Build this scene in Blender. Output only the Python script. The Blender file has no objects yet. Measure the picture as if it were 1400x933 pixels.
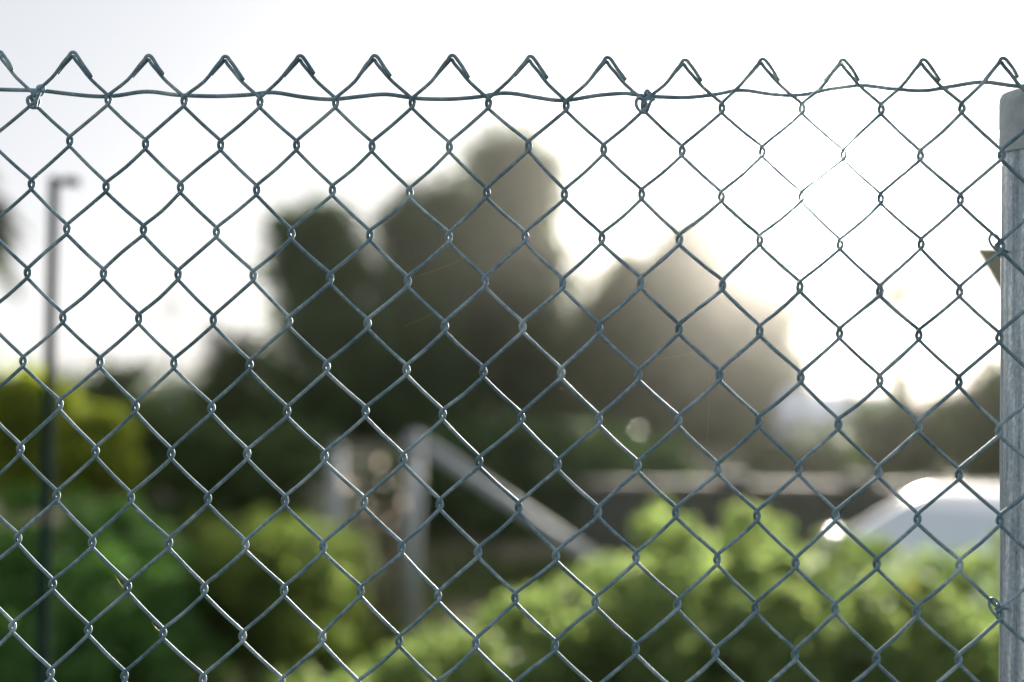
import bpy, bmesh, math, random
import numpy as np
from mathutils import Vector, Matrix
rnd = random.Random(7)
rng = np.random.default_rng(11)
scene = bpy.context.scene
C = scene.collection

# ------------------------------------------------------------------ camera
FPX = 1944.0                                   # focal length in pixels of the 1400 px wide photograph (50 mm lens)
R1 = np.array([0.99808947, 0.01755052, -0.05924007])   # along the fence, seen from the camera (x right, y down, z ahead)
R2 = np.array([-0.02262197, 0.99838178, -0.05217348])  # plumb line, seen from the camera
R2 /= np.linalg.norm(R2)
R1 -= R2 * (R1 @ R2); R1 /= np.linalg.norm(R1)
up = -R2
fwd = np.array([0, 0, 1.0]); fwd -= up * (fwd @ up); fwd /= np.linalg.norm(fwd)
right = np.cross(fwd, up)
RW = np.array([right, fwd, up])                # camera axes -> world axes
CAM = np.array([0, 0, 1.72])
cx, cy, cz = RW @ [1, 0, 0], RW @ [0, -1, 0], RW @ [0, 0, -1]
cam_d = bpy.data.cameras.new('camera'); cam = bpy.data.objects.new('camera', cam_d); C.objects.link(cam)
cam.matrix_world = Matrix(((cx[0], cy[0], cz[0], CAM[0]), (cx[1], cy[1], cz[1], CAM[1]), (cx[2], cy[2], cz[2], CAM[2]), (0, 0, 0, 1)))
cam_d.sensor_width = 36; cam_d.lens = 36 * FPX / 1400
cam_d.clip_start = 0.05; cam_d.clip_end = 2000
cam_d.dof.use_dof = True; cam_d.dof.focus_distance = 1.315; cam_d.dof.aperture_fstop = 2.0
scene.camera = cam

def ray(px, py):
    return RW @ np.array([(px - 700) / FPX, (py - 466.5) / FPX, 1.0])
def at(px, py, Y):                             # a measured direction of the photograph at a distance Y ahead
    d = ray(px, py); return CAM + d * (Y / d[1])
def gx(px, Y):                                 # ground point below that direction
    p = at(px, 575, Y); return np.array([p[0], Y, 0.0])

# ------------------------------------------------------------------ light
sd = ray(1118, 232); sd /= np.linalg.norm(sd)
SUN_EL = math.asin(sd[2]); SUN_AZ = math.atan2(sd[0], sd[1])
world = bpy.data.worlds.new('World'); scene.world = world; world.use_nodes = True
wn = world.node_tree.nodes; wl = world.node_tree.links
bg = wn['Background']; bg.inputs['Strength'].default_value = 0.10
sky = wn.new('ShaderNodeTexSky'); sky.sky_type = 'NISHITA'; sky.sun_disc = False
sky.sun_elevation = SUN_EL; sky.sun_rotation = SUN_AZ
sky.air_density = 1.0; sky.dust_density = 2.0; sky.ozone_density = 1.0
hs = wn.new('ShaderNodeHueSaturation'); hs.inputs['Saturation'].default_value = .35   # milky evening sky
hs.inputs['Value'].default_value = .10
wl.new(sky.outputs[0], hs.inputs['Color'])
veil = wn.new('ShaderNodeMix'); veil.data_type = 'RGBA'; veil.blend_type = 'ADD'; veil.inputs['Factor'].default_value = 1.0
wl.new(hs.outputs[0], veil.inputs[6]); veil.inputs[7].default_value = (1.46, 1.53, 1.68, 1)   # even thin cloud over the whole sky
wl.new(veil.outputs[2], bg.inputs['Color'])
sl = bpy.data.lights.new('sun', 'SUN'); sl.energy = 5.0; sl.angle = math.radians(0.53); sl.color = (1.0, 0.93, 0.82)
so = bpy.data.objects.new('sun', sl); C.objects.link(so)
so.rotation_euler = Vector(sd).to_track_quat('Z', 'Y').to_euler()
scene.view_settings.view_transform = 'Standard'; scene.view_settings.look = 'None'
scene.view_settings.exposure = 1.97; scene.view_settings.gamma = 1.0
scene.view_settings.use_curve_mapping = False
scene.cycles.use_denoising = True
scene.cycles.max_bounces = 8; scene.cycles.diffuse_bounces = 3; scene.cycles.glossy_bounces = 3
scene.cycles.transmission_bounces = 4; scene.cycles.volume_bounces = 0; scene.cycles.transparent_max_bounces = 8
HAZE_DENSITY = 0.00052; HAZE_G = 0.987

# ------------------------------------------------------------------ helpers
def tag(o, label=None, cat=None, group=None, kind=None):
    if label: o['label'] = label
    if cat: o['category'] = cat
    if group: o['group'] = group
    if kind: o['kind'] = kind
    return o
def empty(name, loc, label, cat, group=None, rz=0.0):
    o = bpy.data.objects.new(name, None); C.objects.link(o); o.location = loc; o.rotation_euler = (0, 0, rz)
    o.empty_display_size = 0.1
    return tag(o, label, cat, group)
class MB:
    """collects shapes into one mesh"""
    def __init__(s): s.v = []; s.f = []; s.n = 0
    def add(s, v, f):
        s.v.append(np.asarray(v, float)); s.f += [tuple(i + s.n for i in q) for q in f]; s.n += len(v)
    def box(s, lo, hi, bev=0.0, m=None):
        bm = bmesh.new(); bmesh.ops.create_cube(bm, size=1)
        for v in bm.verts: v.co = Vector([(lo[k] + hi[k]) / 2 + v.co[k] * (hi[k] - lo[k]) for k in range(3)])
        if bev > 0: bmesh.ops.bevel(bm, geom=list(bm.edges), offset=bev, segments=2, affect='EDGES', profile=0.5)
        s.bm(bm, m)
    def bm(s, bm, m=None):
        if m is not None: bm.transform(m)
        bm.verts.index_update()
        s.add([tuple(v.co) for v in bm.verts], [[v.index for v in f.verts] for f in bm.faces]); bm.free()
    def tube(s, pts, r, sides=8, cap=True):
        P = np.asarray(pts, float); n = len(P); r = np.broadcast_to(np.asarray(r, float), (n,))
        T = np.gradient(P, axis=0); T /= np.linalg.norm(T, axis=1)[:, None] + 1e-12
        a = np.array([0, 0, 1.0]) if abs(T[0][2]) < .9 else np.array([1.0, 0, 0])
        N = np.cross(T[0], a); N /= np.linalg.norm(N); V = np.zeros((n, sides, 3))
        ang = np.arange(sides) * 2 * math.pi / sides
        for k in range(n):
            N = N - T[k] * (N @ T[k]); N /= np.linalg.norm(N) + 1e-12; B = np.cross(T[k], N)
            V[k] = P[k] + r[k] * (np.cos(ang)[:, None] * N + np.sin(ang)[:, None] * B)
        f = []
        for k in range(n - 1):
            for j in range(sides):
                j2 = (j + 1) % sides
                f.append((k * sides + j, k * sides + j2, (k + 1) * sides + j2, (k + 1) * sides + j))
        if cap: f.append(tuple(range(sides - 1, -1, -1))); f.append(tuple((n - 1) * sides + j for j in range(sides)))
        s.add(V.reshape(-1, 3), f)
    def lathe(s, prof, sides=32, at=(0, 0, 0)):
        ang = np.arange(sides) * 2 * math.pi / sides
        v = [(at[0] + r * math.cos(a), at[1] + r * math.sin(a), at[2] + z) for r, z in prof for a in ang]
        f = [(k * sides + j, k * sides + (j + 1) % sides, (k + 1) * sides + (j + 1) % sides, (k + 1) * sides + j)
             for k in range(len(prof) - 1) for j in range(sides)]
        f.append(tuple(range(sides - 1, -1, -1))); f.append(tuple((len(prof) - 1) * sides + j for j in range(sides)))
        s.add(v, f)
    def mesh(s, name, mat, smooth=True):
        me = bpy.data.meshes.new(name)
        me.from_pydata(np.concatenate(s.v).tolist(), [], s.f)
        if mat: me.materials.append(mat)
        if smooth: me.polygons.foreach_set('use_smooth', [True] * len(me.polygons))
        me.update(); return me
    def build(s, name, mat, parent=None, smooth=True, loc=None):
        o = bpy.data.objects.new(name, s.mesh(name, mat, smooth)); C.objects.link(o)
        if parent: o.parent = parent
        if loc is not None: o.location = loc
        return o
def autosmooth(o, deg=35):
    me = o.data; bm = bmesh.new(); bm.from_mesh(me)
    for e in bm.edges:
        if len(e.link_faces) == 2 and e.calc_face_angle(0) > math.radians(deg): e.smooth = False
    bm.to_mesh(me); bm.free(); return o
def catmull(P, sub):
    P = np.asarray(P, float); Q = np.vstack([2 * P[0] - P[1], P, 2 * P[-1] - P[-2]]); out = []
    for k in range(1, len(Q) - 2):
        p0, p1, p2, p3 = Q[k - 1], Q[k], Q[k + 1], Q[k + 2]
        for t in np.arange(sub) / sub:
            out.append(.5 * (2 * p1 + (p2 - p0) * t + (2 * p0 - 5 * p1 + 4 * p2 - p3) * t * t + (3 * p1 - p0 - 3 * p2 + p3) * t ** 3))
    out.append(P[-1]); return np.array(out)

# ------------------------------------------------------------------ materials
def mat(name):
    m = bpy.data.materials.new(name); m.use_nodes = True
    return m, m.node_tree.nodes, m.node_tree.links, m.node_tree.nodes['Principled BSDF']
def coords(nt, ln, scale, attr='Object'):
    tc = nt.new('ShaderNodeTexCoord'); mp = nt.new('ShaderNodeMapping'); mp.inputs['Scale'].default_value = scale
    ln.new(tc.outputs[attr], mp.inputs['Vector']); return mp.outputs[0]
def noise(nt, ln, vec, scale, detail=4, rough=.55):
    n = nt.new('ShaderNodeTexNoise'); n.inputs['Scale'].default_value = scale; n.inputs['Detail'].default_value = detail
    n.inputs['Roughness'].default_value = rough
    if vec is not None: ln.new(vec, n.inputs['Vector'])
    return n.outputs['Fac']
def ramp(nt, ln, fac, stops):
    r = nt.new('ShaderNodeValToRGB'); e = r.color_ramp.elements
    while len(e) > 2: e.remove(e[-1])
    for k, (p, c) in enumerate(stops):
        q = e[k] if k < 2 else e.new(p)
        q.position = p; q.color = (*c, 1)
    ln.new(fac, r.inputs[0]); return r.outputs[0]
def bump(nt, ln, h, strength, dist, p):
    b = nt.new('ShaderNodeBump'); b.inputs['Strength'].default_value = strength; b.inputs['Distance'].default_value = dist
    ln.new(h, b.inputs['Height']); ln.new(b.outputs[0], p.inputs['Normal'])

def plain(name, col, rough=.6, metal=0.0, var=.25, scale=6.0, spec=.5, coat=0.0):
    m, nt, ln, p = mat(name)
    f = noise(nt, ln, coords(nt, ln, (1, 1, 1)), scale, 6)
    lo = tuple(c * (1 - var) for c in col); hi = tuple(min(1, c * (1 + var)) for c in col)
    ln.new(ramp(nt, ln, f, [(.3, lo), (.7, hi)]), p.inputs['Base Color'])
    p.inputs['Roughness'].default_value = rough; p.inputs['Metallic'].default_value = metal
    p.inputs['Specular IOR Level'].default_value = spec; p.inputs['Coat Weight'].default_value = coat
    bump(nt, ln, f, .15, .01, p)
    return m

def wire_mat():
    m, nt, ln, p = mat('galvanised_wire')
    v = coords(nt, ln, (1, 1, 1))
    a = noise(nt, ln, v, 260, 5, .7); b = noise(nt, ln, v, 28, 3)
    mx = nt.new('ShaderNodeMath'); mx.operation = 'MULTIPLY_ADD'; mx.inputs[1].default_value = .45; ln.new(a, mx.inputs[0])
    m2 = nt.new('ShaderNodeMath'); m2.operation = 'MULTIPLY'; m2.inputs[1].default_value = .55; ln.new(b, m2.inputs[0]); ln.new(m2.outputs[0], mx.inputs[2])
    ln.new(ramp(nt, ln, mx.outputs[0], [(.36, (.06, .12, .155)), (.5, (.15, .24, .29)), (.62, (.32, .41, .455))]), p.inputs['Base Color'])
    p.inputs['Metallic'].default_value = .22; p.inputs['Specular IOR Level'].default_value = .4
    ln.new(ramp(nt, ln, a, [(.3, (.55,) * 3), (.75, (.78,) * 3)]), p.inputs['Roughness'])
    bump(nt, ln, a, .5, .0006, p)
    return m
def post_mat():
    m, nt, ln, p = mat('weathered_galvanised_steel')
    v = coords(nt, ln, (1, 1, .06)); a = noise(nt, ln, v, 190, 6, .65)
    v2 = coords(nt, ln, (1, 1, .5)); b = noise(nt, ln, v2, 420, 5, .7)
    v3 = coords(nt, ln, (1, 1, .03)); c = noise(nt, ln, v3, 75, 3, .6)
    mx = nt.new('ShaderNodeMix'); mx.data_type = 'FLOAT'; mx.inputs['Factor'].default_value = .45
    ln.new(a, mx.inputs[2]); ln.new(b, mx.inputs[3])
    m2 = nt.new('ShaderNodeMix'); m2.data_type = 'FLOAT'; m2.inputs['Factor'].default_value = .4
    ln.new(mx.outputs[0], m2.inputs[2]); ln.new(c, m2.inputs[3])
    ln.new(ramp(nt, ln, m2.outputs[0], [(.36, (.07, .09, .11)), (.45, (.25, .30, .34)), (.52, (.40, .45, .49)), (.59, (.78, .79, .78))]), p.inputs['Base Color'])
    p.inputs['Metallic'].default_value = .35; p.inputs['Roughness'].default_value = .5
    bump(nt, ln, m2.outputs[0], .5, .002, p)
    return m
def leaf_mat(name, dark, light, trans, tcol=None, rough=.45, spec=.18):
    m, nt, ln, p = mat(name)
    g = nt.new('ShaderNodeNewGeometry')
    col = ramp(nt, ln, g.outputs['Random Per Island'], [(0.0, dark), (.6, tuple((a + b) / 2 for a, b in zip(dark, light))), (1.0, light)])
    ln.new(col, p.inputs['Base Color']); p.inputs['Roughness'].default_value = rough; p.inputs['Specular IOR Level'].default_value = spec
    t = nt.new('ShaderNodeBsdfTranslucent')
    tm = nt.new('ShaderNodeMix'); tm.data_type = 'RGBA'; tm.blend_type = 'MULTIPLY'; tm.inputs['Factor'].default_value = 1
    ln.new(col, tm.inputs[6]); tm.inputs[7].default_value = (*(tcol or (1.5, 1.6, .7)), 1)
    ln.new(tm.outputs[2], t.inputs['Color'])
    mx = nt.new('ShaderNodeMixShader'); mx.inputs[0].default_value = trans
    ln.new(p.outputs[0], mx.inputs[1]); ln.new(t.outputs[0], mx.inputs[2])
    ln.new(mx.outputs[0], nt['Material Output'].inputs['Surface'])
    return m
M_WIRE = wire_mat(); M_POST = post_mat()
M_CAP = plain('cap_steel', (.30, .33, .34), .5, .4, .2, 60)
M_BARK = plain('bark', (.09, .065, .045), .9, 0, .5, 14)
M_PIPE = plain('galvanised_pipe', (.33, .36, .38), .62, .15, .15, 20)
M_LAMP = plain('painted_lamp_steel', (.008, .024, .024), .9, 0, .2, 5, .05)
M_BOARD = plain('weathered_board', (.19, .185, .13), .75, 0, .3, 18)
M_WHITE = plain('white_car_paint', (.80, .80, .80), .22, 0, .02, 3, .5, 1.0)
M_TYRE = plain('tyre_rubber', (.02, .02, .02), .85, 0, .2, 30)
M_RIM = plain('alloy_rim', (.55, .55, .56), .3, .9, .05, 10)
M_BLACK = plain('black_trim', (.02, .02, .022), .5, 0, .1, 10)
M_BLUE = plain('pale_blue_weatherboard', (.62, .68, .78), .7, 0, .08, 4)
M_ROOF = plain('pale_blue_metal_roof', (.64, .70, .78), .45, .2, .08, 5)
M_FRAME = plain('white_trim_paint', (.78, .78, .76), .5, 0, .04, 5)
M_BLOCK = plain('dark_block', (.05, .06, .045), .9, 0, .2, 9)  # even dark colour with the shade of the wall's near face put into it
M_COPE = plain('sandy_coping', (.30, .26, .21), .85, 0, .15, 12)
M_BULB = plain('lamp_glass', (.5, .5, .46), .6, 0, .05, 5)
def glass_mat():
    m, nt, ln, p = mat('tinted_glass')
    p.inputs['Base Color'].default_value = (.46, .53, .56, 1); p.inputs['Roughness'].default_value = .06
    p.inputs['Specular IOR Level'].default_value = .8; p.inputs['Metallic'].default_value = .15
    return m
M_GLASS = glass_mat()
L_TREE = leaf_mat('dark_evergreen_leaf', (.036, .085, .022), (.080, .150, .042), .22)
L_TREE2 = leaf_mat('olive_evergreen_leaf', (.050, .088, .022), (.100, .150, .042), .25)
L_FAR = leaf_mat('far_tree_leaf', (.04, .07, .025), (.10, .14, .045), .35)
L_HEDGE = leaf_mat('deep_green_hedge_leaf', (.042, .110, .026), (.10, .20, .05), .36, (1.7, 1.8, 1.0), .7)
L_MOUND = leaf_mat('yellow_green_hedge_leaf', (.05, .085, .022), (.14, .18, .055), .58, (2.4, 2.4, 1.6), .65)
L_BUSH = leaf_mat('bright_shrub_leaf', (.05, .10, .03), (.24, .285, .12), .55, (2.6, 2.6, 1.9), .6)
L_YELLOW = leaf_mat('yellow_green_leaf', (.12, .155, .026), (.23, .27, .06), .64, (2.8, 2.7, 1.2), .6)
L_DRY = leaf_mat('dry_tan_leaf', (.20, .17, .14), (.52, .47, .42), .5, (1.3, 1.25, 1.15), .4)
L_PALM = leaf_mat('palm_leaf', (.03, .05, .02), (.07, .09, .035), .25)
L_FLOWER = leaf_mat('yellow_petal', (.45, .30, .03), (.60, .42, .05), .5, (1.2, 1.1, .6))
L_GRASS = leaf_mat('grass_blade_green', (.045, .08, .02), (.12, .16, .045), .45)
L_STRAW = leaf_mat('straw', (.30, .26, .12), (.45, .40, .2), .4, (1.1, 1.1, .9))

# ------------------------------------------------------------------ setting
def ground():
    xs = np.concatenate([np.linspace(-150, -14, 18), np.linspace(-12, 14, 70), np.linspace(16, 150, 18)])
    ys = np.concatenate([np.linspace(-30, 0, 6), np.linspace(1, 26, 66), np.linspace(28, 210, 30)])
    X, Y = np.meshgrid(xs, ys)
    Z = -.02 + .018 * np.sin(X * 1.7 + Y * .6) + .016 * np.sin(Y * 2.1 - X * .9) + .01 * np.sin(X * 4.3) * np.sin(Y * 3.7)
    nx, ny = len(xs), len(ys)
    f = [(j * nx + i, j * nx + i + 1, (j + 1) * nx + i + 1, (j + 1) * nx + i) for j in range(ny - 1) for i in range(nx - 1)]
    m, nt, ln, p = mat('dry_earth_and_grass')
    v = coords(nt, ln, (1, 1, 1))
    a = noise(nt, ln, v, .45, 5, .6); b = noise(nt, ln, v, 7, 8, .7)
    earth = ramp(nt, ln, b, [(.3, (.10, .075, .052)), (.7, (.23, .175, .13))])
    grass = ramp(nt, ln, b, [(.3, (.04, .06, .018)), (.7, (.10, .12, .04))])
    mx = nt.new('ShaderNodeMix'); mx.data_type = 'RGBA'
    ln.new(ramp(nt, ln, a, [(.42, (0, 0, 0)), (.56, (1, 1, 1))]), mx.inputs['Factor'])
    ln.new(earth, mx.inputs[6]); ln.new(grass, mx.inputs[7]); ln.new(mx.outputs[2], p.inputs['Base Color'])
    p.inputs['Roughness'].default_value = .95; bump(nt, ln, b, .6, .03, p)
    mb = MB(); mb.add(np.c_[X.ravel(), Y.ravel(), Z.ravel()], f)
    tag(mb.build('ground', m), kind='structure')
ground()

# ------------------------------------------------------------------ chain link fence
HX = 0.0355                                    # half a diamond wide
HY = HX * 1.150119                             # half a diamond tall
O = CAM + RW @ (np.array([-10.57552009, -6.31110465, 37.3119893]) * HX)
U = RW @ R1; V = np.array([0, 0, -1.0]); Nn = np.cross(U, V); Nn /= np.linalg.norm(Nn)
if Nn[1] < 0: Nn = -Nn                         # away from the camera
WR = 0.00172                                   # wire radius
def fp(px, py):                                # point of the fence plane under a measured direction, in fence coordinates (m)
    d = ray(px, py); t = ((O - CAM) @ Nn) / (d @ Nn); q = CAM + d * t - O
    return np.array([q @ U, q @ V])
def W(a, b, c): return a * U + b * V + c * Nn  # fence coordinates -> world, relative to O
fence = empty('chain_link_fence', O, 'galvanised chain link fence in sharp focus across the whole foreground', 'fence')
jit = {}
def node(u, v):
    if (u, v) not in jit:
        s = .0006
        jit[(u, v)] = np.array([u * HX + rng.normal(0, s) + .0008 * math.sin(u * .7 + v * .31), v * HY + rng.normal(0, s) + .0008 * math.sin(u * .45 - v * .5)])
    return jit[(u, v)]
U0, U1, VB = -11, 35, 49
OV = 0.0020; CR = 0.0046; DP = 0.00195
for i in range(U0, U1):
    pts = []
    def side(v): return i if (i + v) % 2 == 0 else i + 1
    # knuckled top
    u = side(-1); P = node(u, -1); mm = .001
    jj = lambda: rng.normal(0, .6)
    if u == i + 1:                             # rises to the right, in front: loops over the top, tail folded down to the right
        tl = 15.5 + rng.normal(0, 1.6)
        for a, b, c in [(tl + 1.2 + jj() * .6, tl * 1.07 + jj() * .6, -.6), (10.6, 7.6 + jj() * .5, -.9), (5.8, .9, -1.1), (3.2, -2.3, -.8), (.6, -3.3, -.4), (-1.3, -1.9, -.9), (-2.9, 1.2, -1.6), (-7.5, 7.2, -1.95)]:
            pts.append((P[0] + a * mm, P[1] + b * mm, c * mm))
    else:                                      # rises to the left, behind: its tail folds down to the left
        tl = 14.5 + rng.normal(0, 1.5)
        for a, b, c in [(-tl + .6, tl * 1.06 - .1 + jj() * .5, 1.7), (-8.5, 8.7, 2.3), (-3.4, 2.8, 2.7), (-1.5, .7, 2.5), (.5, .2, 2.1), (2.2, 2.9, 2.0), (4.0, 5.2, 1.95), (8.5, 10.3, 1.95)]:
            pts.append((P[0] + a * mm, P[1] + b * mm, c * mm))
    for v in range(0, VB):
        u = side(v); P = node(u, v)
        s = 1 if u == i + 1 else -1            # which way the turn points
        d = -DP if s > 0 else DP               # "/" runs in front, "\" runs behind
        # coming down into a right-hand turn the wire is "\" (behind); leaving it it is "/" (in front)
        Pv = node(side(v - 1), v - 1); bow = rng.normal(0, .00035)
        mid = (P + Pv) / 2
        pts.append((mid[0] + bow, mid[1] + .0006 + bow, -d))
        pts.append((P[0] - s * .0008, P[1] - CR * 1.12, -d))
        pts.append((P[0] + s * OV * .72, P[1] - CR * .5, -d * .8))
        pts.append((P[0] + s * OV, P[1], 0))
        pts.append((P[0] + s * OV * .72, P[1] + CR * .5, d * .8))
        pts.append((P[0] - s * .0008, P[1] + CR * 1.12, d))
    c3 = catmull(np.array(pts), 3)
    mb = MB(); mb.tube([W(*q) for q in c3], WR, 8)
    mb.build('wire', M_WIRE, fence)
# the horizontal line wire
lw = [(-260, 128), (-190, 119), (-130, 127), (-60, 121), (0, 121), (47, 122), (90, 127), (130, 130), (160, 129), (200, 124), (240, 128), (290, 130.5), (335, 128), (370, 125), (410, 131), (450, 134),
      (490, 131), (528, 127.5), (570, 133), (610, 134.5), (650, 131), (690, 126), (735, 132), (772, 135.5), (820, 129), (856, 126), (885, 130), (935, 132), (980, 127), (1012, 122), (1055, 127), (1098, 128),
      (1140, 120), (1180, 115), (1220, 120), (1262, 122.5), (1300, 117), (1347, 111), (1400, 116), (1450, 112), (1520, 117), (1600, 108), (1690, 114)]
mb = MB(); mb.tube([W(*fp(x, y), .0052 + .0012 * math.sin(x * .06)) for x, y in catmull(np.array(lw, float), 6)], .0019, 10)
mb.build('line_wire', M_WIRE, fence)
# tie wires on the line wire
def tie(pts, r=.0011):
    mb = MB(); mb.tube([W(*fp(x, y), z) for x, y, z in catmull(np.array(pts, float), 6)], r, 8); mb.build('tie_wire', M_WIRE, fence)
tie([(53, 126, .0035), (48.5, 118.5, .005), (51, 114, .0105), (54.5, 117, .0095), (52, 126, .009), (45, 130, .004), (41, 135, -.0035), (40.5, 141, -.0045), (44, 147.5, -.0035), (49, 148, -.002), (50, 143, .003), (47, 137, .0055), (47, 131, .0062), (50, 137, .0062),
     (51, 145, .001), (50, 148, -.003), (53, 138, -.005), (57.5, 127.5, -.0055)], .00165)
tie([(893, 131, .004), (883, 128, .002), (885, 122.5, .0045), (889, 124, .0105), (888, 132, .009), (879, 134, .004), (872, 136, -.003), (869.5, 143, -.0045), (872.5, 151, -.004), (879, 155, -.003), (884, 151, .003), (882, 142, .006), (879, 135, .006), (881, 142, .006),
     (884, 152, .001), (886.5, 147, -.003), (890, 140, -.005), (895, 137, -.0055)], .00165)
# fence post with cap
PR = .036
pc = fp(1366.5, 560) + np.array([PR + .0133, 0]); PD = PR + .0052
base = W(pc[0], pc[1], PD); pz = (O + base)[2]
ztop = (O + W(*fp(1400, 196), 0))[2]
def post_part(prof, name, m, parent):
    mb = MB(); mb.lathe([(r, z - O[2]) for r, z in prof], 48, (base[0], base[1], 0)); return autosmooth(mb.build(name, m, parent), 50)
post = post_part([(PR, -.3), (PR, .4), (PR, .8), (PR, 1.2), (PR, 1.6), (PR, ztop + .01)], 'post', M_POST, fence)
h = .054
cap = post_part([(PR + .0004, ztop - .002), (PR + .0024, ztop - .002), (PR + .0026, ztop + .002), (PR + .0026, ztop + h - .009), (PR + .0020, ztop + h - .004), (PR + .0004, ztop + h - .0005), (PR - .004, ztop + h + .0012), (PR * .5, ztop + h + .004), (.002, ztop + h + .0055)], 'cap', M_CAP, post)
def post_tie(px, py):                          # a tie hooked round the mesh and round the back of the post
    q = fp(px, py); cxp = pc[0]
    pts = [(q[0] - .001, q[1] + .009, -.002), (q[0] - .0075, q[1] + .003, -.0035), (q[0] - .0095, q[1] - .0025, -.001), (q[0] - .0075, q[1] - .0075, .0015), (q[0] - .004, q[1] - .0065, -.004), (q[0] - .0015, q[1] - .002, -.0035), (q[0] - .0018, q[1] + .002, .006)]
    for t in np.linspace(math.radians(200), math.radians(20), 8):
        pts.append((cxp + (PR + .002) * math.cos(t), q[1] + .004, PD + (PR + .002) * math.sin(t)))
    mb = MB(); mb.tube([W(*p) for p in catmull(np.array(pts), 5)], .0013, 8); mb.build('tie_wire', M_WIRE, fence)
post_tie(1367, 333); post_tie(1367, 831)
# bits of dry grass caught in the mesh
for (x0, y0, x1, y1, lab) in [(158.5, 786, 170, 806, 'longer dry grass blade caught in the fence wire at lower left'), (209, 850, 217, 863, 'tiny curled dry grass blade stuck under a fence wire knot')]:
    a, b = fp(x0, y0), fp(x1, y1); mb = MB()
    pts = [W(a[0] + (b[0] - a[0]) * t, a[1] + (b[1] - a[1]) * t + .0012 * math.sin(t * 3.1), -.003 + .004 * t) for t in np.linspace(0, 1, 8)]
    mb.tube(pts, np.linspace(.0004, .0008, 8), 5)
    tag(mb.build('dry_grass_blade', L_STRAW, None, True, O), lab, 'grass blade', 'dry grass caught in the fence')

# spider threads between the wires
for (x0, y0, x1, y1, lab) in [(574, 377, 629, 356, 'faint spider thread slanting across the tallest dark tree'), (554, 446, 595, 427, 'short faint spider thread below the slanting one'),
                              (900, 491, 945, 483, 'nearly level spider thread in front of the broad olive tree'), (970, 522, 967, 606, 'upright spider thread hanging between two knots of the fence')]:
    a, b = fp(x0, y0), fp(x1, y1); mb = MB()
    mb.tube([W(a[0] + (b[0] - a[0]) * t, a[1] + (b[1] - a[1]) * t + .0006 * math.sin(t * 3.1), 0) for t in np.linspace(-.08, 1.08, 8)], .00011, 4)
    tag(mb.build('spider_thread', L_STRAW, None, True, O), lab, 'spider thread', 'spider threads on the fence')

# ------------------------------------------------------------------ foliage builders
def leaves_mesh(name, P, Nrm, size, aspect, m):
    """one kite-shaped, slightly folded leaf per point"""
    n = len(P); r = rng.normal(size=(n, 3)); T = np.cross(Nrm, r); T /= np.linalg.norm(T, axis=1)[:, None] + 1e-9
    B = np.cross(Nrm, T); s = size * rng.uniform(.65, 1.35, n)[:, None]
    L = T * s; Wd = B * s * aspect; F = Nrm * s * .12
    v = np.empty((n, 4, 3)); v[:, 0] = P - L * .5; v[:, 1] = P + Wd * .5 + F; v[:, 2] = P + L * .5; v[:, 3] = P - Wd * .5 + F
    me = bpy.data.meshes.new(name); me.vertices.add(n * 4); me.vertices.foreach_set('co', v.ravel())
    me.loops.add(n * 4); me.loops.foreach_set('vertex_index', np.arange(n * 4, dtype=np.int32))
    me.polygons.add(n); me.polygons.foreach_set('loop_start', np.arange(n, dtype=np.int32) * 4)
    me.update(calc_edges=True); me.materials.append(m); return me
def crown_points(blobs, clumps, per, clump_r, seed, fill=.55, feather=0.0):
    g = np.random.default_rng(seed); vol = np.array([b[3] * b[4] * b[5] for b in blobs]) ** .67; vol /= vol.sum()
    P, N = [], []
    for k, b in enumerate(blobs):
        nc = max(3, int(clumps * vol[k])); c = np.array(b[:3]); rad = np.array(b[3:6])
        d = g.normal(size=(nc, 3)); d /= np.linalg.norm(d, axis=1)[:, None]
        rr = g.uniform(fill ** 3, 1.0, nc) ** (1 / 3); cc = c + d * rad * rr[:, None] * g.uniform(.88, 1.1, nc)[:, None]
        for q, dq in zip(cc, d):
            m = int(per * g.uniform(.5, 1.5)); cr = clump_r * g.uniform(.55, 1.35)
            e = g.normal(size=(m, 3)); e /= np.linalg.norm(e, axis=1)[:, None]
            P.append(q + e * cr * g.uniform(.35, 1, m)[:, None] ** .6 * np.array([1, 1, .8]))
            nn = e * .7 + dq * .5 + g.normal(size=(m, 3)) * .6 + np.array([0, 0, .35]); N.append(nn / np.linalg.norm(nn, axis=1)[:, None])
    if feather:
        for b in blobs[:8]:                        # loose twig ends and stray leaves round the outline
            for t in range(int(feather * 16)):
                d = g.normal(size=3); d[1] *= .6; d[2] = abs(d[2]) * .8 + .1 * d[2]; d /= np.linalg.norm(d)
                q = np.array(b[:3]) + d * np.array(b[3:6]) * g.uniform(.90, 1.08); m = int(g.uniform(35, 130)); w = clump_r * g.uniform(.35, .8)
                P.append(q + g.normal(size=(m, 3)) * np.array([w * .7, w * .7, w]) + d * (np.abs(g.normal(size=m)) * clump_r * .8)[:, None])
                nn = g.normal(size=(m, 3)); N.append(nn / np.linalg.norm(nn, axis=1)[:, None])
    P = np.concatenate(P); N = np.concatenate(N); ok = P[:, 2] > .03
    return P[ok], N[ok]
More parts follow.
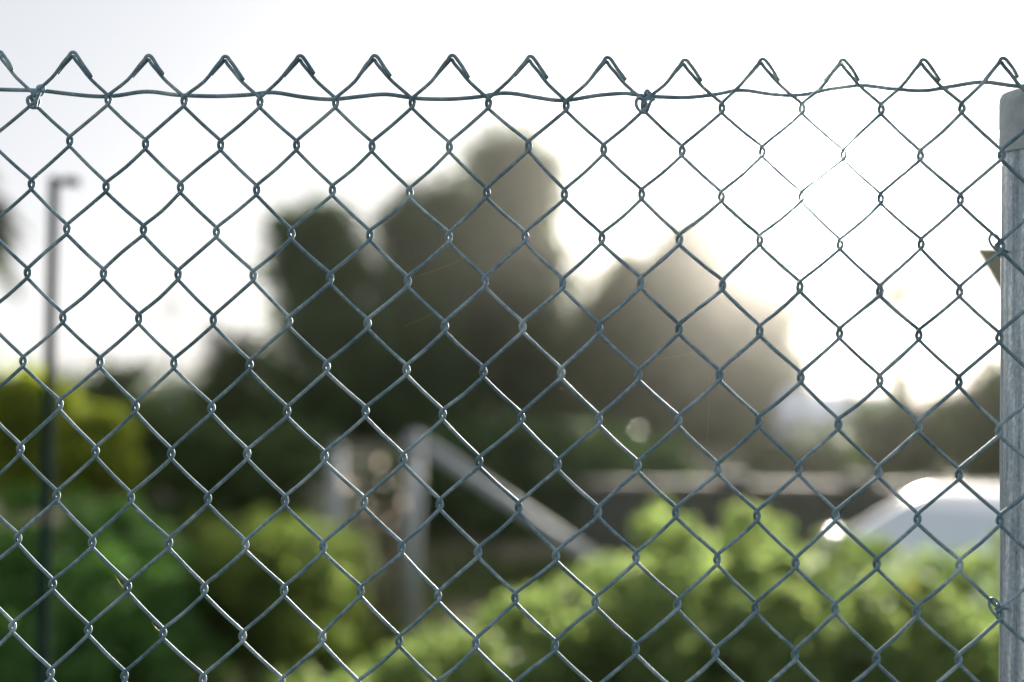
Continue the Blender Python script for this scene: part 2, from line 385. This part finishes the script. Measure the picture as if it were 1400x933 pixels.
def plant(name, px, Y, blobs, label, cat, leaf, lm, clumps, per, clump_r, seed, trunk=None, group=None, bark=M_BARK, part='crown', stems=0, aspect=.55, fill=.55, feather=0.0):
    """blobs: (offset x, offset y, centre z, rx, ry, rz) round the base"""
    b = gx(px, Y); root = empty(name, b, label, cat, group)
    P, N = crown_points(blobs, clumps, per, clump_r, seed, fill, feather)
    o = bpy.data.objects.new(part, leaves_mesh(part, P, N, leaf, aspect, lm)); C.objects.link(o); o.parent = root
    g = random.Random(seed)
    mb = MB()
    if trunk:
        hgt, r = trunk; pts = [(.04 * hgt * math.sin(t * 2 + seed) * t, .03 * hgt * math.cos(t * 3 + seed) * t, -.15 + hgt * t) for t in np.linspace(0, 1, 10)]
        mb.tube(pts, r * (1 - .8 * np.linspace(0, 1, 10)) * np.array([1.35, 1.1] + [1] * 8), 10)
        for k in range(9):
            t = g.uniform(.22, .85); q = np.array(pts[int(t * 9)]); bl = g.choice(blobs); e = np.array([bl[0], bl[1], bl[2]]) + np.array([g.uniform(-.7, .7) * bl[3], g.uniform(-.7, .7) * bl[4], g.uniform(-.3, .6) * bl[5]])
            mid = (q + e) / 2 + np.array([0, 0, .06 * hgt]); pp = catmull(np.array([q, mid, e]), 5); mb.tube(pp, np.linspace(r * .42, r * .06, len(pp)), 6)
        mb.build('trunk', bark, root)
    elif stems:
        for k in range(stems):
            bl = blobs[k % len(blobs)]; e = np.array(bl[:3]) + np.array([g.uniform(-.7, .7) * bl[3], g.uniform(-.6, .6) * bl[4], g.uniform(-.2, .75) * bl[5]])
            s = np.array([bl[0] * .75 + g.uniform(-.1, .1), bl[1] * .75 + g.uniform(-.1, .1), -.06]); mid = (s + e) / 2 + np.array([g.uniform(-.06, .06), g.uniform(-.06, .06), .05])
            pp = catmull(np.array([s, mid, e]), 4); mb = MB(); mb.tube(pp, np.linspace(.014, .003, len(pp)), 5); mb.build('stem', bark, root)
    return root
def blob(px, py, Y, rx, rz, ry=None, ref=None):  # a crown mass measured in photograph pixels round its centre
    b = gx(ref, Y); c = at(px, py, Y); k = Y / FPX
    return (c[0] - b[0], 0, c[2], rx * k, (ry or min(rx, rz) * 1.0) * k, rz * k)

# ------------------------------------------------------------------ trees
def tree(name, ref, Y, masses, label, lm, seed, leaf=.30, clumps=170, per=75, cr=.62, trunk=None, cat='tree', group='trees beyond the field'):
    if name == 'evergreen_tree': Y *= 1.95; clumps = int(clumps * 1.9); leaf = .45; cr = .92
    if name == 'evergreen_tree': masses = [(x, y + .05 * rz, rx * .92, rz * .92) for x, y, rx, rz in masses]
    if name == 'evergreen_tree':               # boughs of uneven size standing out of the main masses
        g = random.Random(seed * 7 + 1); more = []
        for x, y, rx, rz in masses:
            for k in range(5):
                a = g.uniform(-.5, math.pi + .5); f = g.uniform(.18, .36); q = g.uniform(.62, .86)
                more.append((x + math.cos(a) * rx * q, y - math.sin(a) * rz * q, rx * f, rz * f * g.uniform(.9, 1.7)))
        masses = masses + more
    bl = [blob(x, y, Y, rx, rz, None, ref) for x, y, rx, rz in masses]
    topz = max(b[2] + b[5] for b in bl)
    return plant(name, ref, Y, bl, label, cat, leaf, lm, clumps, per, cr, seed, trunk or (topz * .9, topz * .028), group, fill=.25, feather=1.0 if name == 'evergreen_tree' else .5)
tree('evergreen_tree', 682, 50, [(694, 243, 44, 48), (678, 292, 84, 62), (664, 352, 116, 84), (668, 430, 130, 100), (665, 500, 130, 100), (680, 580, 135, 95)], 'tallest dark evergreen tree, its narrow top rising above all the others', L_TREE, 1, clumps=420, per=95)
tree('evergreen_tree', 582, 46, [(590, 318, 44, 46), (578, 380, 56, 66), (560, 470, 74, 100), (560, 590, 80, 80)], 'dark evergreen with rounded shoulder leaning against the left of the tallest tree', L_TREE, 2, clumps=200, per=80)
tree('evergreen_tree', 440, 44, [(429, 332, 32, 46), (440, 380, 62, 58), (468, 440, 94, 74), (452, 510, 84, 84), (465, 590, 95, 75)], 'dark evergreen of middle height at left end of the tall row', L_TREE, 3, clumps=210, per=80)
tree('evergreen_tree', 855, 48, [(872, 428, 50, 46), (845, 490, 82, 84), (850, 590, 90, 80)], 'lower olive green evergreen right beside the tallest tree', L_TREE2, 4, clumps=190, per=80)
tree('evergreen_tree', 965, 46, [(968, 354, 50, 48), (1026, 402, 54, 52), (955, 418, 108, 66), (968, 480, 116, 84), (950, 530, 110, 80), (965, 600, 110, 70)], 'broad olive evergreen standing under the glare of the sun', L_TREE2, 5, clumps=250, per=80)
tree('evergreen_tree', 1040, 52, [(1040, 415, 42, 60), (1044, 500, 52, 85), (1042, 590, 60, 70)], 'rightmost narrow evergreen of the tall row, beside the pale blue house', L_TREE2, 6, clumps=130, per=80)
# far trees, left
for k, (ref, Y, ms, lab) in enumerate([
    (165, 75, [(165, 530, 34, 34), (165, 570, 60, 34)], 'far dark round tree to the right of the lamp post'),
    (250, 85, [(250, 548, 60, 22), (235, 575, 70, 24)], 'far pale green tree low on the left horizon'),
    (322, 62, [(316, 506, 22, 30), (325, 550, 40, 36), (330, 590, 52, 34)], 'far dark tree with pointed top left of the tall evergreens'),
    (95, 90, [(95, 545, 70, 24), (90, 570, 80, 20)], 'far low tree behind the lamp post')]):
    tree('far_tree', ref, Y, ms, lab, L_FAR if k in (1, 3) else L_TREE2, 20 + k, .34, 90, 60, .6, None, 'tree', 'far trees on the horizon')
# trees, right
tree('round_tree', 1255, 34, [(1262, 592, 58, 44), (1235, 620, 60, 40)], 'dark green round tree behind the white car roof', L_TREE2, 31, .2, 120, 70, .4, None, 'tree', 'small trees at right')
tree('round_tree', 1372, 30, [(1368, 560, 48, 52), (1380, 620, 70, 50)], 'small dark tree rising beside the fence post', L_TREE2, 32, .2, 120, 70, .4, None, 'tree', 'small trees at right')
tree('round_tree', 1130, 40, [(1130, 640, 80, 34), (1090, 642, 60, 34)], 'low dark tree below the pale blue house', L_TREE2, 33, .2, 130, 70, .4, None, 'tree', 'small trees at right')

# ------------------------------------------------------------------ palms
def palm(ref, Y, cpx, cpy, fl, n, label, seed, tr=.13):
    b = gx(ref, Y); c = at(cpx, cpy, Y); g = random.Random(seed); root = empty('palm_tree', b, label, 'palm tree')
    top = np.array([c[0] - b[0], 0, c[2]]); mb = MB(); ts = np.linspace(0, 1, 14)
    mb.tube([top * np.array([t ** 1.5, 0, t]) + np.array([0, 0, -.1 * (1 - t)]) for t in ts], [tr * (1.25 - .4 * t) * (1 + .06 * (k % 2)) for k, t in enumerate(ts)], 12); mb.build('trunk', M_BARK, root)
    for k in range(n):
        az = k * 2.399 + g.uniform(-.2, .2); el = math.radians(g.uniform(-25, 65)); f = MB(); L = fl * g.uniform(.85, 1.1)
        d = np.array([math.cos(az), math.sin(az), 0]); pts = []
        for t in np.linspace(0, 1, 9):
            pts.append(top + d * L * t * math.cos(el) * (1 - .12 * t) + np.array([0, 0, L * (t * math.sin(el) - .55 * t * t)]))
        pts = np.array(pts); f.tube(pts, np.linspace(.022, .004, 9), 5); sd_ = np.array([-d[1], d[0], 0])
        cc = catmull(pts, 4)
        for q in range(3, len(cc) - 1):
            tt = q / len(cc); l = fl * .34 * math.sin(math.pi * min(1, tt * .92 + .1)) ** .7; tg = cc[q + 1] - cc[q]; tg /= np.linalg.norm(tg)
            for s in (-1, 1):
                e = cc[q] + sd_ * s * l * .8 + tg * l * .5 - np.array([0, 0, l * g.uniform(.15, .45)]); w = tg * fl * .03
                f.add([cc[q] - w, cc[q] + w, (cc[q] + e) / 2 + w * 1.2 + np.array([0, 0, .03 * l]), e, (cc[q] + e) / 2 - w * 1.2 + np.array([0, 0, .03 * l])], [(0, 1, 2, 3, 4)])
        f.build('frond', L_PALM, root, False)
palm(-80, 18, -74, 268, 1.2, 30, 'dark palm tree whose frond tips reach in at the left edge', 3)
palm(1230, 66, 1220, 386, 2.1, 30, 'slim far palm tree faint in the glare at right', 8, .34)

# ------------------------------------------------------------------ lamp post
b = gx(81, 3.3); lp = empty('pole', b, 'slim dark teal pole with a short bracket at its top, standing at the left', 'pole')
top = at(74, 248, 3.3); dx = top[0] - b[0]
def lpx(z): return dx * z / top[2]
mb = MB(); mb.tube([(lpx(z), 0, z) for z in np.linspace(-.2, top[2] + .01, 8)], np.linspace(.016, .012, 8), 12); mb.build('upright', M_LAMP, lp)
mb = MB(); mb.tube([(dx, 0, top[2] - .012), (dx + .02, 0, top[2] - .002), (dx + .034, 0, top[2])], .006, 8); mb.build('arm', M_LAMP, lp)
mb = MB(); mb.box((dx + .024, -.02, top[2] - .009), (dx + .058, .02, top[2] + .009), .004); mb.build('bracket', M_LAMP, lp)
mb = MB(); mb.lathe([(.05, -.05), (.05, .02), (.03, .03)], 20); mb.build('base', M_LAMP, lp)
# thin far pole
b = gx(238, 60); c = at(236, 405, 60); tp = empty('utility_pole', b, 'thin pale far pole on the left skyline', 'pole')
mb = MB(); mb.tube([(0, 0, -.2), ((c[0] - b[0]) * .5, 0, c[2] * .5), (c[0] - b[0], 0, c[2])], [.12, .1, .085], 10); mb.build('pole', M_PIPE, tp)
mb = MB(); mb.box((c[0] - b[0] - .6, -.13, c[2] - .45), (c[0] - b[0] + .6, -.09, c[2] - .33), .01); mb.build('crossarm', M_PIPE, tp)

# ------------------------------------------------------------------ inner pipe fence: posts and brace
def pipe_thing(name, px, Y, ytop, r, label, cat='post', brace=None):
    b = gx(px, Y); t = at(px, ytop, Y); root = empty(name, b, label, cat, 'pipe posts of the inner fence')
    mb = MB(); mb.tube([(0, 0, -.25), (0, 0, t[2] * .5), (0, 0, t[2] - .02)], r, 16); mb.build('upright', M_PIPE, root)
    mb = MB(); mb.lathe([(r + .004, t[2] - .06), (r + .004, t[2] - .01), (r * .7, t[2] + .012), (.004, t[2] + .02)], 16); mb.build('cap', M_PIPE, root)
    if brace:
        (x0, y0), (x1, y1), Y1 = brace; a = at(x0, y0, Y) - b; c = at(x1, y1, Y1) - b; c2 = a + (c - a) * 1.28
        mb = MB(); mb.tube([a, a + (c2 - a) * .5, c2], r * .82, 14); mb.build('brace', M_PIPE, root)
        mb = MB(); mb.tube([(0, -.01, a[2] + .05), (0, .01, a[2] - .05)], r + .012, 14); mb.build('collar', M_PIPE, root)
    return root
pipe_thing('steel_post', 568, 10.6, 594, .055, 'grey steel post with a long diagonal brace running down to the right', brace=((584, 610), (800, 758), 10.2))
pipe_thing('steel_post', 462, 11.6, 612, .05, 'short grey steel post left of the braced post')

# ------------------------------------------------------------------ board behind the fence post
b = np.array([*(at(1420, 575, 2.0))[:2], 0]); bo = empty('board', b, 'dark weathered square board hung cornerwise just behind the fence post', 'board')
c = at(1420, 346, 2.0) - b
pA = at(1334, 339, 2.0) - b; pB = at(1372, 405, 2.0) - b
e1 = np.array([1.0, 0, 0]); e2 = (pB - pA); e2[1] = 0; e2 /= np.linalg.norm(e2)
mb = MB(); s1, s2 = .16, .17
q = [pA, pA + e1 * s1, pA + e1 * s1 + e2 * s2, pA + e2 * s2]
mb.add([*[p + np.array([0, -.006, 0]) for p in q], *[p + np.array([0, .006, 0]) for p in q]], [(0, 1, 2, 3), (7, 6, 5, 4), (0, 4, 5, 1), (1, 5, 6, 2), (2, 6, 7, 3), (3, 7, 4, 0)])
mb.build('panel', M_BOARD, bo, False)
mb = MB(); mb.tube([(.03, .03, -.2), (.03, .03, 1.0), (.03, .03, pA[2] + .03)], .022, 12); mb.build('stake', M_BOARD, bo)

# ------------------------------------------------------------------ pale blue house
def house():
    Y = 60; b = gx(1150, Y); root = empty('house', b, 'pale blue low house with metal roof between tree and palm', 'house', None, -.12)
    mb = MB(); mb.box((-2.3, 0, -.1), (2.6, 5, 1.95)); mb.build('wall', M_BLUE, root, False)
    mb = MB(); zr = 3.0
    for s, (y0, y1) in enumerate([(-.35, 2.5), (5.35, 2.5)]):
        mb.add([(-2.6, y0, 1.9), (2.9, y0, 1.9), (2.5, y1, zr), (-2.2, y1, zr), (-2.6, y0, 1.98), (2.9, y0, 1.98), (2.5, y1, zr + .08), (-2.2, y1, zr + .08)],
               [(0, 1, 2, 3), (4, 7, 6, 5), (0, 4, 5, 1), (1, 5, 6, 2), (2, 6, 7, 3), (3, 7, 4, 0)])
    for s in range(12):
        x = -2.4 + s * .44; mb.tube([(x, -.35, 2.0), (x * .9 + .02, 2.5, zr + .1)], .025, 6)
    rf = mb.build('roof', M_ROOF, root, False)
    for x in (-2.2, 2.5):
        mb = MB(); mb.add([(x, .02, 1.94), (x, 4.98, 1.94), (x, 2.5, zr)], [(0, 1, 2)]); mb.build('gable', M_BLUE, root, False)
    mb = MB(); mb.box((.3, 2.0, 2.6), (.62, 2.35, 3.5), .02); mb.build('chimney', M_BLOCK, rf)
    mb = MB(); mb.lathe([(.14, -.4), (.14, 0), (.34, .02), (.34, .08), (.28, .34), (.16, .32), (.02, .36)], 24, (-1.5, 1.6, 3.0)); mb.build('vent', M_RIM, rf)
    for x in (-1.6, 1.2):
        mb = MB(); w = .45
        for lo, hi in [((x - w, -.06, .75), (x + w, -.003, .83)), ((x - w, -.06, 1.6), (x + w, -.003, 1.68)), ((x - w, -.055, .83), (x - w + .08, -.003, 1.6)), ((x + w - .08, -.055, .83), (x + w, -.003, 1.6)), ((x - .025, -.05, .83), (x + .025, -.003, 1.6))]: mb.box(lo, hi)
        fr = mb.build('window', M_FRAME, root, False)
        for s in (-1, 1):
            mb = MB(); mb.box((x + (.19 if s > 0 else -.37) - .165 + (.165 if s < 0 else 0), -.03, .83), (x + (.37 if s > 0 else -.025), -.01, 1.6)); mb.build('pane', M_GLASS, fr, False)
    mb = MB(); mb.box((-.45, -.05, 0), (.4, -.004, 1.85), .005); dr = mb.build('door', M_FRAME, root, False)
    mb = MB(); mb.tube([(.3, -.1, .95), (.3, -.04, .95)], .03, 10); mb.build('handle', M_RIM, dr)
house()

# ------------------------------------------------------------------ low wall
def wall():
    Y = 17; a = at(800, 672, Y); c = at(1400, 650, Y + 1.5); b = np.array([a[0], a[1], 0]); d = c - a; d[2] = 0; L = np.linalg.norm(d)
    root = empty('low_wall', b, 'low concrete wall with sandy sunlit coping behind the bright shrubs', 'wall', None, math.atan2(d[1], d[0])); z = (a[2] + c[2]) / 2
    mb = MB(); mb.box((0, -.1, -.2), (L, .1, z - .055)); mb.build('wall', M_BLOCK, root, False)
    x = 0; k = 0
    while x < L:
        w = min(.6, L - x); mb = MB(); mb.box((x + .004, -.16, z - .053), (x + w - .004, .16, z + rnd.uniform(-.004, .006)), .012)
        mb.build('coping_stone', M_COPE, root, False); x += w
    for x in (1.9, 3.6):
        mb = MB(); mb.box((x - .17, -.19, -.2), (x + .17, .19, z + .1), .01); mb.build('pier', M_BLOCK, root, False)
wall()

# ------------------------------------------------------------------ white car
def car():
    nose = at(1090, 600, 8.9); b = np.array([nose[0], nose[1], -.05]); yaw = math.radians(38)
    root = empty('car', b, 'white saloon car half hidden behind the bright shrubs at right', 'car', None, yaw)
    root.scale = (.94, .94, .93)
    def ring(x, zb, zt, hw, crown=.04):
        pts = []
        for y, z in [(0, zb), (.75, zb), (.95, zb + .06), (1.0, zb + (zt - zb) * .35), (.985, zb + (zt - zb) * .72), (.94, zt - .05), (.84, zt), (.45, zt + crown * .7), (0, zt + crown)]: pts.append((x, -y * hw, z))
        return pts + [(x, -p[1], p[2]) for p in pts[-2:0:-1]]
    st = [(0, .34, .56, .60, .01), (.05, .24, .66, .72, .015), (.2, .2, .72, .80, .02), (.55, .19, .80, .86, .03), (1.0, .18, .86, .885, .035), (1.35, .18, .90, .89, .03), (1.9, .18, .92, .895, .0), (2.8, .18, .94, .895, 0), (3.5, .19, .955, .885, .0), (3.9, .2, .96, .86, .02), (4.25, .24, .93, .80, .02), (4.38, .3, .86, .72, .02), (4.42, .4, .7, .6, .01)]
    rings = [ring(*s) for s in st]; n = len(rings[0]); mb = MB()
    f = [(k * n + j, (k + 1) * n + j, (k + 1) * n + (j + 1) % n, k * n + (j + 1) % n) for k in range(len(rings) - 1) for j in range(n)]
    f += [tuple(range(n)), tuple((len(rings) - 1) * n + j for j in range(n - 1, -1, -1))]
    mb.add([p for r in rings for p in r], f); body = autosmooth(mb.build('body', M_WHITE, root), 50)
    # cabin: pillars and roof
    def cab(z, x0, x1, hw, rr=.16):
        out = []
        for (x, y, sx, sy) in [(x0, -hw, 1, 1), (x1, -hw, -1, 1), (x1, hw, -1, -1), (x0, hw, 1, -1)]:
            cxr, cyr = x + sx * rr, y + sy * rr; a0 = math.atan2(-sy, -sx)
            order = np.linspace(-math.pi / 4, math.pi / 4, 5)
            for t in order: out.append((cxr + rr * 1.15 * math.cos(a0 + t), cyr + rr * 1.15 * math.sin(a0 + t), z))
        return out
    lv = [cab(.90, 1.12, 3.95, .80), cab(1.02, 1.34, 3.80, .78), cab(1.30, 1.92, 3.32, .66), cab(1.375, 2.10, 3.16, .61), cab(1.405, 2.22, 3.05, .54), cab(1.42, 2.4, 2.9, .40)]
    n = len(lv[0]); mb = MB(); f = [(k * n + j, k * n + (j + 1) % n, (k + 1) * n + (j + 1) % n, (k + 1) * n + j) for k in range(len(lv) - 1) for j in range(n)]; f.append(tuple((len(lv) - 1) * n + j for j in range(n)))
    mb.add([p for r in lv for p in r], f); mb.build('roof', M_WHITE, root)
    def pane(name, q, off, th=.012):
        q = [np.array(p, float) for p in q]; nrm = np.cross(q[1] - q[0], q[2] - q[0]); nrm /= np.linalg.norm(nrm)
        if nrm @ np.array(off) < 0: nrm = -nrm
        mb = MB(); mb.add([*[p + nrm * .016 for p in q], *[p - nrm * th for p in q]], [(0, 1, 2, 3), (7, 6, 5, 4), (0, 4, 5, 1), (1, 5, 6, 2), (2, 6, 7, 3), (3, 7, 4, 0)]); mb.build(name, M_GLASS, root, False)
    pane('windscreen', [(1.21, -.66, .95), (1.21, .66, .95), (1.86, .56, 1.27), (1.86, -.56, 1.27)], (-1, 0, 1))
    pane('rear_window', [(3.88, -.62, .98), (3.88, .62, .98), (3.36, .54, 1.28), (3.36, -.54, 1.28)], (1, 0, 1))
    for s in (-1, 1):
        pane('side_window', [(1.62, s * .80, .97), (2.45, s * .80, .97), (2.45, s * .67, 1.28), (2.06, s * .67, 1.28)], (0, s, .2))
        pane('side_window', [(2.53, s * .80, .97), (3.52, s * .80, .98), (3.22, s * .67, 1.28), (2.53, s * .67, 1.28)], (0, s, .2))
        mb = MB(); mb.box((1.5, s * .86 if s > 0 else -1.02, .93), (1.62, 1.02 if s > 0 else s * .86, 1.06), .03); mb.build('mirror', M_WHITE, root)
        mb = MB(); mb.box((.06, s * .48 - .17, .56), (.24, s * .48 + .17, .70), .04); mb.build('headlight', M_BULB, root)
        for x in (.82, 3.55):
            w = empty('wheel', (x, s * .80, .31), None, None); w.parent = root
            bm = MB(); prof = [(.20, -.10), (.29, -.11), (.315, -.08), (.32, 0), (.315, .08), (.29, .11), (.20, .10)]
            bm.lathe(prof, 28); t = bm.build('tyre', M_TYRE, w); t.rotation_euler = (math.pi / 2, 0, 0)
            bm = MB(); bm.lathe([(.205, -.085), (.205, .085), (.17, .10), (.05, .108)], 24)
            r = bm.build('rim', M_RIM, w); r.rotation_euler = (math.pi / 2 if s < 0 else -math.pi / 2, 0, 0)
        for x0 in (1.35, 2.5):
            mb = MB(); mb.box((x0 + .78, s * .9 - .012, .80), (x0 + .95, s * .9 + .012, .83), .006); mb.build('door_handle', M_RIM, root)
    mb = MB(); mb.box((-.02, -.4, .36), (.03, .4, .5), .02); mb.build('grille', M_BLACK, root)
car()

# ------------------------------------------------------------------ shrubs
def shrub(ref, Y, masses, label, lm, seed, leaf, clumps, per, cr, group, name='shrub', stems=14, aspect=.55, cat='shrub', fill=.4):
    bl = [blob(x, y, Y, rx, rz, ry, ref) for x, y, rx, rz, ry in masses]
    return plant(name, ref, Y, bl, label, cat, leaf, lm, clumps, per, cr, seed, None, group, part='foliage', stems=stems, aspect=aspect, fill=fill)
GB = 'bright shrubs behind the fence at right'
def canopy(ref, Y, masses, label, seed, leaf=.05, clumps=300, per=46, cr=.082, fill=.45, lm=None, grp=None, name='shrub'):
    # masses: (px, py of the top, distance, half width px, half depth m, half height m)
    b = gx(ref, Y); bl = []
    for px, py, Yd, rx, ry, rz in masses:
        c = at(px, py, Yd); bl.append((c[0] - b[0], c[1] - b[1], c[2] - rz, rx * Yd / FPX, ry, rz))
    return plant(name, ref, Y, bl, label, name, leaf, lm or L_BUSH, clumps, per, cr, seed, None, grp or GB, part='foliage', stems=18, aspect=.6, fill=fill)
canopy(930, 7.2, [(905, 680, 8.2, 34, .25, .4), (945, 705, 7.8, 60, .5, .45), (930, 760, 6.8, 78, .6, .45), (950, 830, 6.2, 90, .45, .45)], 'bright green shrub with a tall pointed left shoulder below the row of evergreens', 41)
canopy(1040, 7.0, [(1035, 692, 7.9, 48, .5, .45), (1050, 740, 7.0, 75, .6, .45), (1060, 800, 6.1, 85, .5, .5)], 'bright green rounded shrub in the middle of the right-hand clump', 42)
canopy(1170, 6.8, [(1165, 722, 7.4, 60, .5, .45), (1170, 765, 6.6, 85, .6, .45), (1180, 815, 5.9, 90, .5, .5)], 'bright green shrub directly in front of the car bonnet', 43)
canopy(1300, 6.6, [(1270, 742, 7.2, 55, .5, .45), (1360, 738, 7.2, 70, .5, .45), (1310, 775, 6.4, 110, .6, .45), (1330, 825, 5.7, 110, .5, .5)], 'bright green shrub beside the fence post, in front of the car doors', 44, clumps=280)
canopy(800, 7.2, [(835, 762, 7.8, 50, .5, .4), (790, 790, 7.3, 70, .6, .4), (800, 840, 6.6, 85, .5, .45)], 'low bright shrub below the foot of the diagonal brace', 45)
canopy(680, 7.2, [(715, 812, 7.7, 60, .5, .35), (675, 845, 7.1, 75, .5, .35), (690, 890, 6.5, 80, .45, .4)], 'lower bright shrub on the slope of foliage left of the brace foot', 46)
canopy(565, 7.6, [(585, 872, 7.8, 55, .4, .25), (540, 895, 7.4, 60, .4, .25), (480, 915, 7.8, 60, .4, .2), (400, 915, 8.2, 60, .4, .2)], 'lowest bright tuft of shrub at the bottom centre', 47, clumps=150)
canopy(290, 8.0, [(290, 885, 8.0, 30, .2, .3), (265, 905, 8.0, 40, .3, .2)], 'small bright plant springing up at the bottom left beside the hedge', 48, clumps=40)
GL = 'clipped hedges at left'
canopy(60, 8.4, [(30, 668, 9.4, 95, .6, .55), (140, 676, 9.2, 85, .6, .55), (60, 712, 8.4, 120, .6, .6), (170, 740, 8.2, 70, .5, .55), (60, 800, 7.6, 150, .5, .55), (170, 850, 7.6, 80, .4, .4)], 'deep green hedge filling the lower left corner', 51, .045, 420, 75, .11, .4, L_HEDGE, GL, 'hedge')
canopy(215, 9.4, [(205, 712, 9.6, 55, .5, .5), (225, 770, 9.0, 75, .5, .5), (230, 840, 8.6, 70, .4, .35)], 'shaded deep green hedge between the corner hedge and the yellow green mound', 52, .045, 210, 75, .11, .4, L_HEDGE, GL, 'hedge')
canopy(370, 10.2, [(295, 700, 10.6, 60, .5, .4), (385, 693, 10.8, 85, .6, .4), (465, 712, 10.4, 42, .45, .4), (300, 714, 9.9, 66, .5, .5), (385, 708, 9.8, 95, .5, .5), (380, 722, 9.3, 115, .45, .5)], 'yellow green clipped mound left of the grey posts', 53, .045, 330, 70, .11, .4, L_MOUND, GL, 'hedge')
GY = 'sunny shrubs at the left edge'
shrub(40, 12, [(20, 555, 50, 52, 60), (55, 585, 60, 60, 60), (30, 640, 80, 50, 70)], 'yellow green sunlit shrub at the left edge, behind the lamp post foot', L_YELLOW, 54, .08, 170, 60, .16, GY)
shrub(125, 12.6, [(125, 600, 38, 42, 50), (120, 640, 60, 40, 60)], 'smaller yellow green shrub just right of the lamp post', L_YELLOW, 55, .08, 110, 60, .16, GY)
shrub(250, 18, [(210, 615, 60, 62, 60), (300, 635, 75, 55, 60), (390, 650, 70, 60, 60), (250, 680, 110, 50, 60)], 'dark olive thicket behind the yellow green mound', L_TREE2, 56, .10, 230, 80, .22, 'dark thickets', 'thicket', 14, .55, 'thicket')
shrub(760, 20, [(640, 645, 80, 65, 60), (740, 640, 90, 70, 60), (860, 650, 90, 55, 60), (560, 660, 60, 55, 60), (700, 710, 160, 60, 60)], 'dark green thicket behind the diagonal brace', L_TREE, 57, .11, 300, 80, .24, 'dark thickets', 'thicket', 14, .55, 'thicket')
shrub(505, 10.8, [(500, 640, 50, 45, 60), (540, 670, 40, 60, 60), (500, 710, 55, 60, 60)], 'dry tan leaved shrub sparkling between the two grey posts', L_DRY, 58, .10, 13, 2, .22, None, 'dry_shrub', 14, .7)
# yellow flowers in the bright shrubs
for k, (px, py, Y) in enumerate([(1243, 805, 6.5), (978, 817, 7.0), (1140, 860, 6.6), (1080, 800, 6.9)]):
    c = at(px, py, Y); lab = ['yellow flower in the shrub beside the fence post', 'yellow flower in the middle of the tall-shouldered shrub', 'yellow flower low in the shrub in front of the car bonnet', 'yellow flower between the two central bright shrubs'][k]
    fl = empty('flower', c, lab, 'flower', 'yellow flowers in the bright shrubs')
    for q in range(6):
        a = q * math.pi / 3; mb = MB(); e = np.array([math.cos(a), -.35, math.sin(a)]); s = np.array([-math.sin(a), 0, math.cos(a)])
        mb.add([e * .004, e * .022 + s * .013, e * .038 + np.array([0, .008, 0]), e * .022 - s * .013], [(0, 1, 2, 3)]); mb.build('petal', L_FLOWER, fl, False)
    mb = MB(); mb.lathe([(.002, -.006), (.008, -.004), (.010, 0), (.006, .005)], 10); mb.build('flower_centre', L_FLOWER, fl)

# ------------------------------------------------------------------ grass
def grass():
    n = 26000; g = np.random.default_rng(5); Y = 7.5 + 14 * g.random(n) ** 1.6; X = (g.uniform(-.40, .42, n)) * Y
    keep = (np.sin(X * 1.3 + 1.0) * np.sin(Y * .9 + .5) + g.normal(0, .35, n)) > -.25; X, Y = X[keep], Y[keep]; n = len(X)
    h = g.uniform(.08, .26, n); a = g.uniform(0, 6.28, n); l = g.uniform(.2, .8, n) * h; w = .006
    d = np.c_[np.cos(a), np.sin(a), np.zeros(n)]; s = np.c_[-np.sin(a), np.cos(a), np.zeros(n)] * w; B = np.c_[X, Y, np.full(n, -.05)]
    up3 = np.array([0, 0, 1.0])
    v = np.empty((n, 5, 3)); v[:, 0] = B - s; v[:, 1] = B + s; v[:, 2] = B + s * .8 + d * l[:, None] * .35 + up3 * (h * .6)[:, None]; v[:, 3] = B + d * l[:, None] + up3 * h[:, None]; v[:, 4] = B - s * .8 + d * l[:, None] * .35 + up3 * (h * .6)[:, None]
    me = bpy.data.meshes.new('grass'); me.vertices.add(n * 5); me.vertices.foreach_set('co', v.ravel()); me.loops.add(n * 5)
    me.loops.foreach_set('vertex_index', np.arange(n * 5, dtype=np.int32)); me.polygons.add(n); me.polygons.foreach_set('loop_start', np.arange(n, dtype=np.int32) * 5)
    me.update(calc_edges=True); me.materials.append(L_GRASS); o = bpy.data.objects.new('grass', me); C.objects.link(o)
    tag(o, 'patchy green grass growing on the dry ground behind the fence', 'grass', None, 'stuff')
grass()

# ------------------------------------------------------------------ haze
def haze():
    mb = MB(); mb.box((-160, -35, -1.3), (160, 216, 24)); m = bpy.data.materials.new('haze_air'); m.use_nodes = True; nt = m.node_tree
    nt.nodes.clear(); out = nt.nodes.new('ShaderNodeOutputMaterial'); pv = nt.nodes.new('ShaderNodeVolumePrincipled')
    pv.inputs['Color'].default_value = (1.0, .97, .92, 1); pv.inputs['Density'].default_value = HAZE_DENSITY; pv.inputs['Anisotropy'].default_value = HAZE_G
    nt.links.new(pv.outputs[0], out.inputs['Volume'])
    tag(mb.build('haze', m, None, False), 'thin bright haze filling the air towards the sun', 'haze', None, 'stuff')
haze()
